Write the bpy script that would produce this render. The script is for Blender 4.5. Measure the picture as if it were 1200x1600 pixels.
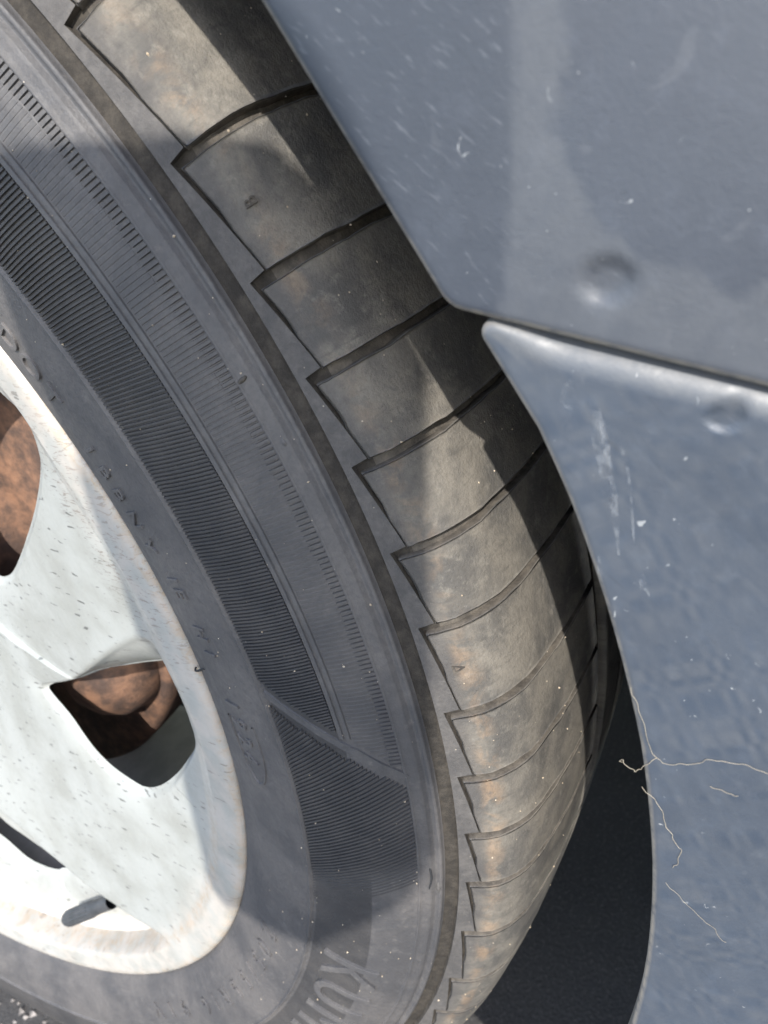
import bpy, bmesh, math, random
import numpy as np
from mathutils import Matrix, Vector

for o in list(bpy.data.objects): bpy.data.objects.remove(o)
scene = bpy.context.scene
C = scene.collection
rnd = random.Random(7); nrs = np.random.RandomState(7)

# ------------------------------------------------------------------ frame
# wheel frame: x = axle pointing outward, y/z = wheel plane.  World = wheel frame turned about the axle and lifted.
TILT = math.radians(22.0); AXLE_Z = 0.311
CT, ST = math.cos(TILT), math.sin(TILT)
def W(p):
    p = np.asarray(p, float).reshape(-1, 3)
    return np.stack([p[:, 0], CT*p[:, 1]-ST*p[:, 2], ST*p[:, 1]+CT*p[:, 2]+AXLE_Z], 1)
def Wd(d):
    d = np.asarray(d, float)
    return Vector((d[0], CT*d[1]-ST*d[2], ST*d[1]+CT*d[2]))

# ------------------------------------------------------------------ camera
CAM = np.array([0.12039, 0.3924, 0.0])
RI = np.array([-0.43941, 0.754, -0.48827]); DN = np.array([0.48976, -0.25458, -0.83386]); FW = np.array([-0.75303, -0.60554, -0.25741])
cd = bpy.data.cameras.new('camera'); cam = bpy.data.objects.new('camera', cd); C.objects.link(cam)
cd.sensor_fit = 'VERTICAL'; cd.sensor_height = 7.4; cd.sensor_width = 5.55
cd.lens = 1235.0/1600*7.4
cd.clip_start = 0.004; cd.clip_end = 500
r_, u_, b_ = Wd(RI), Wd(-DN), Wd(-FW)
cam.matrix_world = Matrix(((r_.x, u_.x, b_.x, 0), (r_.y, u_.y, b_.y, 0), (r_.z, u_.z, b_.z, 0), (0, 0, 0, 1)))
cam.location = Vector(W(CAM)[0])
cd.dof.use_dof = True; cd.dof.focus_distance = 0.178; cd.dof.aperture_fstop = 5.7
scene.camera = cam

# ------------------------------------------------------------------ light
SUN = Wd((0.705, 0.541, 0.458)).normalized()
world = bpy.data.worlds.new('World'); scene.world = world; world.use_nodes = True
wn = world.node_tree.nodes; wl = world.node_tree.links
for n in list(wn): wn.remove(n)
sky = wn.new('ShaderNodeTexSky'); sky.sky_type = 'NISHITA'; sky.sun_disc = False
sky.sun_elevation = math.asin(SUN.z); sky.sun_rotation = math.atan2(SUN.x, SUN.y)
bg = wn.new('ShaderNodeBackground'); bg.inputs['Strength'].default_value = 0.15
wo = wn.new('ShaderNodeOutputWorld')
wl.new(sky.outputs[0], bg.inputs[0]); wl.new(bg.outputs[0], wo.inputs[0])
sd = bpy.data.lights.new('sun', 'SUN'); sd.energy = 2.5; sd.angle = math.radians(0.6); sd.color = (1, .95, .87)
sun = bpy.data.objects.new('sun', sd); C.objects.link(sun)
sun.rotation_euler = (-SUN).to_track_quat('-Z', 'Y').to_euler(); sun.location = (1, .5, 2)
vs = scene.view_settings; vs.view_transform = 'Standard'; vs.look = 'None'; vs.gamma = 1; vs.use_curve_mapping = False
vs.exposure = 1.55

# ------------------------------------------------------------------ helpers
def tag(o, label=None, cat=None, group=None, kind=None):
    if label: o['label'] = label
    if cat: o['category'] = cat
    if group: o['group'] = group
    if kind: o['kind'] = kind
    return o
def empty(name, loc):
    o = bpy.data.objects.new(name, None); o.empty_display_size = .05; o.location = loc; C.objects.link(o); return o
def build(name, verts, faces, mats, parent=None, base=(0, 0, 0), uv=None, midx=None, smooth=True, attr=None, world_space=False):
    """verts in wheel frame (or world) -> one mesh object, stored relative to base"""
    v = np.asarray(verts, float).reshape(-1, 3)
    v = v if world_space else W(v)
    v = v-np.asarray(base, float)
    me = bpy.data.meshes.new(name)
    me.from_pydata(v.tolist(), [], faces if isinstance(faces, list) else faces.tolist())
    for m in (mats if isinstance(mats, (list, tuple)) else [mats]): me.materials.append(m)
    if midx is not None: me.polygons.foreach_set('material_index', np.asarray(midx, np.int32))
    me.polygons.foreach_set('use_smooth', np.full(len(me.polygons), smooth))
    if uv is not None:
        li = np.empty(len(me.loops), np.int32); me.loops.foreach_get('vertex_index', li)
        l = me.uv_layers.new(name='UVMap'); l.data.foreach_set('uv', np.asarray(uv, float)[li].ravel())
    if attr is not None:
        a = me.color_attributes.new('mask', 'FLOAT_COLOR', 'POINT')
        a.data.foreach_set('color', np.asarray(attr, float).ravel())
    me.update()
    o = bpy.data.objects.new(name, me); C.objects.link(o)
    if parent is not None: o.parent = parent
    return o
def gridfaces(nu, nv, closed_u=False):
    i = np.arange(nu if closed_u else nu-1)[:, None]; j = np.arange(nv-1)[None, :]
    a = i*nv+j; b = ((i+1) % nu)*nv+j
    return np.stack([a, b, b+1, a+1], -1).reshape(-1, 4)
def noise1(x, seed=0, f=1.0):
    x = np.asarray(x, float)*f
    i = np.floor(x).astype(int); t = x-i; t = t*t*(3-2*t)
    h = lambda k: np.modf(np.abs(np.sin(k*12.9898+seed*78.233)*43758.5453))[0]
    return (h(i)*(1-t)+h(i+1)*t)*2-1
def sstep(a, b, x):
    t = np.clip((np.asarray(x, float)-a)/(b-a), 0, 1); return t*t*(3-2*t)
def crom(pts, n, closed=False):
    p = np.asarray(pts, float); N = len(p); out = []
    for i in range(N if closed else N-1):
        g = (lambda k: p[k % N]) if closed else (lambda k: p[min(max(k, 0), N-1)])
        a, b, c, d = g(i-1), g(i), g(i+1), g(i+2)
        for t in np.arange(n)/n:
            out.append(.5*((2*b)+(-a+c)*t+(2*a-5*b+4*c-d)*t*t+(-a+3*b-3*c+d)*t**3))
    if not closed: out.append(p[-1])
    return np.array(out)

# ------------------------------------------------------------------ materials
class Mat:
    def __init__(s, name):
        s.m = bpy.data.materials.new(name); s.m.use_nodes = True; s.t = s.m.node_tree; s.n = s.t.nodes; s.l = s.t.links
        s.b = s.n['Principled BSDF']
    def node(s, typ, **kw):
        n = s.n.new(typ)
        for k, v in kw.items(): setattr(n, k, v)
        return n
    def link(s, a, b): s.l.new(a, b)
    def coord(s, kind='Object', scale=(1, 1, 1), rot=(0, 0, 0)):
        c = s.node('ShaderNodeTexCoord'); mp = s.node('ShaderNodeMapping')
        mp.inputs['Scale'].default_value = scale; mp.inputs['Rotation'].default_value = rot
        s.link(c.outputs[kind], mp.inputs['Vector']); return mp.outputs[0]
    def streak(s, length, width, deg, **kw):
        c = s.node('ShaderNodeTexCoord'); mp = s.node('ShaderNodeMapping', vector_type='TEXTURE')
        mp.inputs['Rotation'].default_value = (0, 0, math.radians(deg)); mp.inputs['Scale'].default_value = (length, width, 1)
        s.link(c.outputs['UV'], mp.inputs['Vector']); return mp.outputs[0]
    def noise(s, vec, scale, detail=4, rough=.55, dist=0):
        n = s.node('ShaderNodeTexNoise'); n.inputs['Scale'].default_value = scale; n.inputs['Detail'].default_value = detail
        n.inputs['Roughness'].default_value = rough; n.inputs['Distortion'].default_value = dist
        s.link(vec, n.inputs['Vector']); return n.outputs['Fac']
    def voro(s, vec, scale, rnd=1):
        n = s.node('ShaderNodeTexVoronoi'); n.inputs['Scale'].default_value = scale; n.inputs['Randomness'].default_value = rnd
        s.link(vec, n.inputs['Vector']); return n
    def ramp(s, fac, a, b, lo=0, hi=1):
        n = s.node('ShaderNodeMapRange'); n.interpolation_type = 'SMOOTHSTEP'
        n.inputs['From Min'].default_value = a; n.inputs['From Max'].default_value = b
        n.inputs['To Min'].default_value = lo; n.inputs['To Max'].default_value = hi
        s.link(fac, n.inputs['Value']); return n.outputs[0]
    def math(s, op, a, b=None):
        n = s.node('ShaderNodeMath', operation=op)
        for i, x in enumerate((a, b)):
            if x is None: continue
            if hasattr(x, 'links'): s.link(x, n.inputs[i])
            else: n.inputs[i].default_value = x
        return n.outputs[0]
    def mix(s, fac, a, b):
        n = s.node('ShaderNodeMix', data_type='RGBA')
        for i, x in ((0, fac), (6, a), (7, b)):
            if hasattr(x, 'links'): s.link(x, n.inputs[i])
            else: n.inputs[i].default_value = x if i == 0 else (*x, 1)
        return n.outputs[2]
    def attr(s):
        n = s.node('ShaderNodeVertexColor', layer_name='mask'); q = s.node('ShaderNodeSeparateColor'); s.link(n.outputs[0], q.inputs[0]); return q.outputs
    def uvxy(s):
        c = s.node('ShaderNodeTexCoord'); q = s.node('ShaderNodeSeparateXYZ'); s.link(c.outputs['UV'], q.inputs[0]); return q.outputs
    def bump(s, h, strength, dist=.001, prev=None):
        n = s.node('ShaderNodeBump'); n.inputs['Strength'].default_value = strength; n.inputs['Distance'].default_value = dist
        s.link(h, n.inputs['Height'])
        if prev is not None: s.link(prev, n.inputs['Normal'])
        return n.outputs[0]
    def done(s, col=None, rough=None, normal=None, **kw):
        for sock, v in (('Base Color', col), ('Roughness', rough), ('Normal', normal)):
            if v is None: continue
            if hasattr(v, 'links'): s.link(v, s.b.inputs[sock])
            else: s.b.inputs[sock].default_value = (*v, 1) if sock == 'Base Color' else v
        for k, v in kw.items(): s.b.inputs[k.replace('_', ' ')].default_value = v
        return s.m

def rubber_sidewall(name='sidewall_rubber', k=1.0):
    m = Mat(name); v = m.coord('Object')
    big = m.noise(v, 34, 5, .6); fine = m.noise(v, 1500, 3, .6); mid = m.noise(v, 240, 5, .65)
    col = m.mix(m.ramp(big, .35, .68), tuple(k*x for x in (.061, .060, .063)), tuple(k*x for x in (.108, .101, .098)))
    col = m.mix(m.ramp(mid, .55, .78, 0, .6*k), col, tuple(k*x for x in (.145, .134, .125)))
    vo = m.voro(v, 420); fl = m.ramp(vo.outputs['Distance'], .04, .08, 1, 0)
    sep = m.node('ShaderNodeSeparateColor'); m.link(vo.outputs['Color'], sep.inputs[0])
    fl = m.math('MULTIPLY', fl, m.ramp(sep.outputs[0], .90, .92))
    col = m.mix(fl, col, (.34, .30, .25))
    g2 = m.noise(v, 700, 4, .75)
    col = m.mix(m.ramp(g2, .40, .66, 0, .35), col, (.045, .045, .048))
    n = m.bump(fine, .5, .00022); n = m.bump(g2, .35, .0004, n)
    return m.done(col, m.ramp(mid, .3, .7, .50, .68), n, Specular_IOR_Level=.42)
def rubber_tread(theta_R=.31):
    m = Mat('worn_tread_rubber'); uv = m.coord('UV'); xy = m.uvxy()
    big = m.noise(uv, 60, 5, .6, .4); mid = m.noise(uv, 260, 6, .7); fine = m.noise(uv, 1700, 3, .65)
    str_ = m.noise(m.coord('UV', (500, 90, 1)), 1, 4, .6)
    col = m.mix(m.ramp(big, .34, .66), (.088, .084, .079), (.182, .166, .142))
    col = m.mix(m.ramp(mid, .50, .72, 0, .8), col, (.205, .190, .165))
    col = m.mix(m.ramp(str_, .56, .74, 0, .5), col, (.060, .057, .054))
    # dust-brown edge strip along the shoulder (y of uv = arc length)
    sh = m.math('MULTIPLY', m.ramp(xy[1], S_F+.004, S_F+.0075), m.ramp(xy[1], S_F+.008, S_F+.013, 1, 0))
    wob = m.noise(uv, 130, 4, .65, .6)
    low = m.ramp(xy[0], -.12, -.05, .52, .28)
    dirt = m.math('MULTIPLY', m.math('MULTIPLY', sh, m.math('MULTIPLY', m.ramp(wob, .42, .62), m.ramp(m.noise(uv, 33, 3, .6), .36, .60, .25, 1))), low)
    col = m.mix(dirt, col, (.33, .22, .135))
    # the strip outside it kept clean and dark
    cl = m.ramp(xy[1], S_F+.003, S_F+.0078, .62, 0)
    col = m.mix(cl, col, (.070, .066, .066))
    vo = m.voro(uv, 420); sep = m.node('ShaderNodeSeparateColor'); m.link(vo.outputs['Color'], sep.inputs[0])
    fl = m.math('MULTIPLY', m.ramp(vo.outputs['Distance'], .05, .1, 1, 0), m.ramp(sep.outputs[0], .93, .95))
    col = m.mix(fl, col, (.42, .36, .28))
    g2 = m.noise(uv, 620, 5, .78)
    col = m.mix(m.ramp(g2, .36, .56, .32, 0), col, (.065, .062, .058))
    col = m.mix(m.ramp(g2, .60, .74, 0, .35), col, (.265, .25, .222))
    n = m.bump(fine, .6, .00025); n = m.bump(g2, .6, .0005, n)
    return m.done(col, .75, n, Specular_IOR_Level=.3)
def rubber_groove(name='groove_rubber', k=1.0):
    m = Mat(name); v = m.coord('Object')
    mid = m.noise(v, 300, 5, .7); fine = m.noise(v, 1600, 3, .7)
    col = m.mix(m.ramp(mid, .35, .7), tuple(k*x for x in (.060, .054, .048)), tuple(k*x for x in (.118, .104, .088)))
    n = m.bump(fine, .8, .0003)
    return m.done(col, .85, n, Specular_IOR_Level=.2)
def rubber_wedge():
    m = Mat('shoulder_rubber'); v = m.coord('Object')
    mid = m.noise(v, 180, 5, .65); fine = m.noise(v, 1700, 3, .7)
    col = m.mix(m.ramp(mid, .32, .7), (.072, .069, .068), (.108, .101, .096))
    vo = m.voro(v, 380); sep = m.node('ShaderNodeSeparateColor'); m.link(vo.outputs['Color'], sep.inputs[0])
    fl = m.math('MULTIPLY', m.ramp(vo.outputs['Distance'], .05, .1, 1, 0), m.ramp(sep.outputs[0], .85, .88))
    col = m.mix(fl, col, (.36, .31, .25))
    g2 = m.noise(v, 700, 4, .78)
    col = m.mix(m.ramp(g2, .40, .62, .3, 0), col, (.045, .043, .043))
    n = m.bump(fine, .6, .00025); n = m.bump(g2, .5, .0004, n)
    return m.done(col, .7, n, Specular_IOR_Level=.3)
def panel_mat(name, c1, c2, flecks):
    m = Mat(name); v = m.coord('Object'); a = m.attr()
    big = m.noise(v, 38, 5, .6); mid = m.noise(v, 260, 5, .65); fine = m.noise(v, 1300, 3, .6)
    st = m.noise(m.streak(.008, .0011, -71), 1, 4, .6)
    st2 = m.noise(m.streak(.0042, .0007, -66), 1, 3, .55, .4)
    col = m.mix(m.ramp(big, .33, .68), c1, c2)
    col = m.mix(m.ramp(mid, .52, .72, 0, .28), col, tuple(x*1.45 for x in c2))
    col = m.mix(m.ramp(st, .60, .76, 0, .45), col, tuple(x*.62 for x in c1))
    blot = m.noise(v, 150, 3, .5, .8)
    col = m.mix(m.ramp(blot, .63, .72, 0, .18), col, (.12, .125, .138))
    dust_sheen = m.math('MULTIPLY', a[1], m.ramp(m.noise(v, 330, 4, .7), .30, .66, .55, .85))  # real dust plus the bumper seam highlight, both as pale tone
    col = m.mix(dust_sheen, col, (.105, .110, .118))
    col = m.mix(m.math('MULTIPLY', a[2], .30), col, tuple(x*.66 for x in c1))  # blue mask channel: painted shade zone and dents, with scratch streaks
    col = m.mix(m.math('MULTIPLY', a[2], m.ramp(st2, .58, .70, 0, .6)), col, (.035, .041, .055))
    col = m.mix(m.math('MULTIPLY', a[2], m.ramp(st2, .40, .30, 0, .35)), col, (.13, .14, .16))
    fn = m.noise(m.coord('Object', (1, 1, .8), (.6, .2, .1)), 520, 2, .5, 1.0)
    fl = m.math('MULTIPLY', m.ramp(fn, .80-flecks, .84-flecks, 0, .8), m.ramp(m.noise(v, 90, 3, .6), .42, .62))
    col = m.mix(fl, col, (.33, .34, .345))
    ed = m.math('MULTIPLY', a[0], m.ramp(m.noise(v, 500, 4, .6), .3, .6, .35, 1))
    col = m.mix(ed, col, (.30, .27, .225))
    n = m.bump(mid, .06, .0006); n = m.bump(fine, .18, .00025, n)
    return m.done(col, m.ramp(mid, .3, .7, .40, .54), n, Specular_IOR_Level=.5)
def rim_mat():
    m = Mat('white_wheel_paint'); v = m.coord('Object'); a = m.attr()
    big = m.noise(v, 45, 4, .6); mid = m.noise(v, 230, 5, .7, 1.2)
    col = m.mix(m.ramp(big, .35, .7), (.335, .345, .33), (.27, .275, .255))
    fk = m.noise(m.coord('Object', (170, 150, 640), (.75, 0, 0)), 1, 2, .5)
    col = m.mix(m.ramp(fk, .665, .695, 0, .85), col, (.09, .09, .085))
    sc = m.noise(m.coord('Object', (700, 260, 1100), (.35, 0, 0)), 1, 4, .62, .8)
    col = m.mix(m.math('MULTIPLY', a[1], m.ramp(sc, .54, .63)), col, (.17, .155, .14))
    gr = m.math('MULTIPLY', a[0], m.ramp(mid, .36, .66))
    col = m.mix(gr, col, (.34, .25, .16))
    pk = m.math('MULTIPLY', a[2], m.ramp(m.noise(v, 120, 4, .6), .35, .65, .15, .6))
    col = m.mix(pk, col, (.52, .455, .40))
    n = m.bump(mid, .1, .0003)
    return m.done(col, m.ramp(mid, .3, .7, .28, .45), n, Specular_IOR_Level=.5, Coat_Weight=.25, Coat_Roughness=.2)
def simple(name, c1, c2, scale, rough, metal=0, bump=.3):
    m = Mat(name); v = m.coord('Object'); n1 = m.noise(v, scale, 5, .65); n2 = m.noise(v, scale*6, 3, .6)
    col = m.mix(m.ramp(n1, .34, .68), c1, c2)
    return m.done(col, rough, m.bump(n2, bump, .0006), Metallic=metal)

# ------------------------------------------------------------------ tyre profile (x along axle, r radius), arc length s
RAW = [(-.006, .2190), (-.0012, .2208), (.0022, .2270), (.0050, .2350), (.0070, .2430), (.0081, .2510), (.0090, .2600), (.0084, .2700), (.0062, .2775), (.0035, .2830), (.0012, .2885),
       (-.0011, .2945), (-.0030, .2990), (-.0060, .3035), (-.0120, .3078), (-.020, .3105), (-.040, .3137), (-.070, .3155), (-.0935, .3160)]
MIDX = -.0935
half = crom(RAW, 16)
pro = np.vstack([half, np.stack([2*MIDX-half[-2::-1, 0], half[-2::-1, 1]], 1)])
ds = np.r_[0, np.cumsum(np.hypot(*np.diff(pro, axis=0).T))]
tan = np.gradient(pro, ds, axis=0); tan /= np.linalg.norm(tan, axis=1)[:, None]
nrm = np.stack([tan[:, 1], -tan[:, 0]], 1)
NH = len(half)
def s_of_r(r): return np.interp(r, pro[:NH, 1], ds[:NH])
def s_of_x(x): return np.interp(-np.asarray(x), -pro[NH-NH//3:NH, 0], ds[NH-NH//3:NH])
def surf(s, th, h=0.0):
    """point on the tyre: arc length s, angle th (degrees), height h above the carcass skin"""
    s = np.asarray(s, float); th = np.radians(np.asarray(th, float)); h = np.asarray(h, float)
    s, th, h = np.broadcast_arrays(s, th, h)
    x = np.interp(s, ds, pro[:, 0])+h*np.interp(s, ds, nrm[:, 0]); r = np.interp(s, ds, pro[:, 1])+h*np.interp(s, ds, nrm[:, 1])
    return np.stack([x, r*np.cos(th), r*np.sin(th)], -1)
def suv(s, th):
    s, th = np.broadcast_arrays(np.asarray(s, float), np.asarray(th, float))
    return np.stack([np.radians(th)*.31, s], -1).reshape(-1, 2)
S_F = float(s_of_r(.2945)); S_END = float(s_of_x(-.060))

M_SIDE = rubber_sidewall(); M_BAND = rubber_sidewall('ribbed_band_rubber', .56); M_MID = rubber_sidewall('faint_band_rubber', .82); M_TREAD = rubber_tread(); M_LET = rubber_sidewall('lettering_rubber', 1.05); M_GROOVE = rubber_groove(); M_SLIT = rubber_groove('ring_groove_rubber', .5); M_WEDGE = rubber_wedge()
M_RIM = rim_mat()
M_UP = panel_mat('fender_plastic', (.040, .047, .062), (.046, .054, .070), .08)
M_LO = panel_mat('bumper_plastic', (.040, .051, .070), (.045, .058, .080), .09)
M_RUST = simple('rusty_iron', (.060, .038, .030), (.215, .115, .070), 75, .85, 0, .8)
M_DARK = simple('black_plastic', (.012, .013, .015), (.022, .023, .026), 60, .8)
M_BARREL = simple('dusty_barrel', (.40, .365, .325), (.52, .48, .43), 50, .6)
M_VALVE = simple('valve_rubber', (.035, .038, .042), (.06, .062, .066), 200, .5)
M_THREAD = simple('pale_fibre', (.24, .205, .155), (.36, .32, .25), 300, .8)
M_GRIT = simple('tan_grit', (.34, .27, .19), (.55, .47, .36), 400, .9)
M_DIRT = simple('seam_dirt', (.06, .052, .042), (.30, .26, .20), 300, .95, 0, .8)

# ------------------------------------------------------------------ ground
def asphalt():
    m = Mat('asphalt'); v = m.coord('Object')
    n1 = m.noise(v, 9, 5, .6); vo = m.voro(v, 420); n2 = m.noise(v, 420, 4, .7)
    col = m.mix(m.ramp(n1, .3, .7), (.030, .030, .032), (.048, .046, .045))
    col = m.mix(m.ramp(n2, .5, .7, 0, .6), col, (.11, .10, .095))
    n = m.bump(vo.outputs['Distance'], .25, .0012); n = m.bump(n2, .5, .001, n)
    return m.done(col, .9, n)
g = build('ground', [(-40, -40, 0), (40, -40, 0), (40, 40, 0), (-40, 40, 0)], [(0, 1, 2, 3)], asphalt(), world_space=True, smooth=False)
tag(g, 'dark asphalt ground under and beside the tyre', 'ground', kind='structure')
vs_, fs_ = [], []
for i in range(900):
    cx, cy = rnd.uniform(-.02, .16), rnd.uniform(-.24, .10); rr = rnd.uniform(.001, .0035); k = len(vs_)
    rot = rnd.uniform(0, 6.28)
    for a, b, cz in ((1, 0, .4), (0, 1, .5), (-1, 0, .35), (0, -1, .45), (.1, .1, 1.0)):
        vs_.append((cx+rr*(a*math.cos(rot)-b*math.sin(rot))*rnd.uniform(.7, 1.2), cy+rr*(a*math.sin(rot)+b*math.cos(rot))*rnd.uniform(.7, 1.2), (cz if cz == 1.0 else -.05)*rr*rnd.uniform(.6, 1)))
    fs_ += [(k, k+1, k+4), (k+1, k+2, k+4), (k+2, k+3, k+4), (k+3, k, k+4)]
st = build('loose_stones', vs_, fs_, simple('stone_chips', (.06, .056, .054), (.30, .27, .25), 120, .9), world_space=True, smooth=False)
tag(st, 'loose grey stone chips scattered on the asphalt', 'gravel', kind='stuff')

# ------------------------------------------------------------------ car wheel
WB = (MIDX, 0, 0)
wheel = empty('mounted_tyre', WB)
tag(wheel, 'black road tyre with worn tread on a scuffed white alloy wheel', 'tyre')

# carcass: one lathe with all circumferential steps and grooves
hr = [(.2190, 0), (.2270, .0001), (.2300, .0003), (.2501, .0004), (.2503, .0011), (.2509, .0011), (.2512, 0), (.2827, 0), (.2829, .00045), (.2832, .00065), (.2836, .0004), (.2862, .0004), (.2873, -.0004),
      (.2883, .0005), (.2889, .0003), (.2892, -.0001), (.2896, -.0014), (.2925, -.0016), (.2931, -.0018), (.2990, -.0018)]
s_s = np.array([s_of_r(a) for a, _ in hr]); h_s = np.array([b for _, b in hr])
sm = np.unique(np.r_[s_s, np.linspace(s_s[0], s_s[-1], 90)])
s_in = ds[-1]
st_ = np.linspace(s_s[-1]+.001, s_in-s_s[-1], 60)
sa = np.r_[sm, st_, s_in-s_s[::-1]]
def h_carc(s):
    s = np.asarray(s, float)
    a = np.interp(s, s_s, h_s); t = np.where(s > s_s[-1], -.0018-.0005*sstep(s_s[-1], s_s[-1]+.012, s), a)
    return np.where(s > s_in-s_s[-1], 0, t)
tha = np.arange(0, 360, .75)
Pv = surf(sa[None, :], tha[:, None], h_carc(sa)[None, :]).reshape(-1, 3)
F_ = gridfaces(len(tha), len(sa), True)
cs = (F_ % len(sa)).min(1)
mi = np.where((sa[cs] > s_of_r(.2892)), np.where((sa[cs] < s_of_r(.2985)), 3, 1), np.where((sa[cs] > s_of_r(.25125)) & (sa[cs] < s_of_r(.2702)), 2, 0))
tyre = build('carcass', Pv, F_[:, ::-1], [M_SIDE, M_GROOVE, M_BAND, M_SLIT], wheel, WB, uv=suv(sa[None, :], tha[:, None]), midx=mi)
tag(tyre, 'worn dusty black rubber tyre with ribbed sidewall bands')

# strips raised on the sidewall: path of (r, theta) with width w and height h
def strip(name, path, w, h, mat=M_SIDE, edge=.00022, h0=-.0001, taper=False):
    path = np.asarray(path, float); sp = s_of_r(path[:, 0]); xp = np.radians(path[:, 1])*path[:, 0]
    d = np.stack([np.gradient(sp), np.gradient(xp)], 1); d /= np.linalg.norm(d, axis=1)[:, None]
    n = np.stack([-d[:, 1], d[:, 0]], 1)
    offs = [(-w/2-edge, h0), (-w/2, h), (w/2, h), (w/2+edge, h0)]
    V, U = [], []
    for o, hh in offs:
        k = np.ones(len(sp))
        if taper: k = np.minimum(1, np.minimum(np.arange(len(sp)), np.arange(len(sp))[::-1])/3.0)
        S = sp+n[:, 0]*o*np.maximum(k, .15); T = np.degrees((xp+n[:, 1]*o*np.maximum(k, .15))/path[:, 0])
        V.append(surf(S, T, np.where(k < 1, h0+(hh-h0)*k, hh))); U.append(suv(S, T))
    V = np.stack(V, 1).reshape(-1, 3); U = np.stack([u for u in U], 1).reshape(-1, 2)
    return build(name, V, gridfaces(len(sp), 4), mat, tyre, WB, uv=U, smooth=False)
th_line = np.arange(-19.3, 200, .5)
strip('raised_line', np.stack([np.full_like(th_line, .27085), th_line], 1), .0010, .00042)
strip('raised_line', np.stack([np.full_like(th_line, .27255), th_line], 1), .0009, .00042)
strip('raised_line', [(.2512, -16.85), (.258, -17.85), (.2655, -19.0), (.2705, -19.75), (.2732, -20.15), (.278, -21.2), (.2832, -22.2)], .0021, .00050, M_SIDE)

# radial ribs of the sidewall bands (hundreds, each finer than a millimetre)
def ribs(name, specs, hfun, wfrac=.5, mat=None):
    V, U, F = [], [], []
    for (rs, ths, pitch, hh) in specs:
        n = len(rs); k = len(V)
        s = s_of_r(np.asarray(rs)); wd = pitch*wfrac/2
        for j in range(n):
            e = pitch*.13
            for off, q in ((-wd-e, 0), (-wd, 1), (wd, 1), (wd+e, 0)):
                V.append(surf(s[j], ths[j]+off, -.00008+(hh[j]+.00008)*q)); U.append(suv(s[j], ths[j]+off)[0])
        for j in range(n-1):
            for c in range(3):
                a = k+j*4+c; F.append((a, a+1, a+5, a+4))
        F.append((k, k+1, k+2, k+3)); a = k+(n-1)*4; F.append((a+3, a+2, a+1, a))
    o = build(name, np.array(V).reshape(-1, 3), F, mat or M_BAND, tyre, WB, uv=np.array(U), smooth=False)
    return tag(o, kind='stuff')
def end1(r): return np.interp(r, [.2512, .2705], [-16.05, -19.1])
def end2(r): return np.interp(r, [.2732, .2832], [-19.75, -21.75])
z1 = []
for th in np.arange(-20.4, 60, .215):
    rs = np.linspace(.2514, .2701, 34 if th < -13 else 6); t = th+max(-.65, -.56-(th+1.6)*.11)*(rs-.2514)/.0187
    ok = t > end1(rs)+.02
    if ok.sum() > 1: z1.append((rs[ok], t[ok], .215, np.full(ok.sum(), .00052*(1+.12*rnd.uniform(-1, 1)))))
ribs('sidewall_ribs', z1, None, .46)
z2, z2b = [], []
for th in np.arange(-21.3, 60, .25):
    inner = .2804+.00035*noise1(th, 3, 1.7)
    rs = np.linspace(inner, .2829, 3)
    if th > end2(.2829)+.1: z2b.append((rs, np.full(3, th), .25, np.array([.00036, .00048, .00048])))
    hh = .00009+.00009*sstep(-.3, .6, noise1(th, 9, .12))
    rs = np.linspace(.2735, .2803, 14 if th < -18 else 4); ok = th > end2(rs)+.1
    if ok.sum() > 1: z2.append((rs[ok], np.full(ok.sum(), th+.01), .25, np.full(ok.sum(), hh)))
ribs('sidewall_ribs', z2b, None, .56, M_MID); ribs('sidewall_ribs', z2, None, .66, M_MID)
z3 = []
lead = lambda r: np.interp(r, [.2513, .2705, .2832], [-17.6, -20.45, -22.75])
for th0 in np.arange(-17.7, -40, -.30):
    rs = np.linspace(.2514, .2828, 40); q = (rs-.2514)/.0314
    t = th0+5.2*q*(1.18-.18*q)
    ok = t < lead(rs)-.1
    fade = 1-sstep(-31.0+q*3.2, -35.0+q*3.0, -t) if False else 1-sstep(30.0-q*2.6, 34.5-q*3.4, -t)
    hh = .00050*fade+.00001
    if ok.sum() > 1 and hh[ok].max() > .00004: z3.append((rs[ok], t[ok], .30, hh[ok]))
ribs('sidewall_ribs', z3, None, .46)

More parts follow.
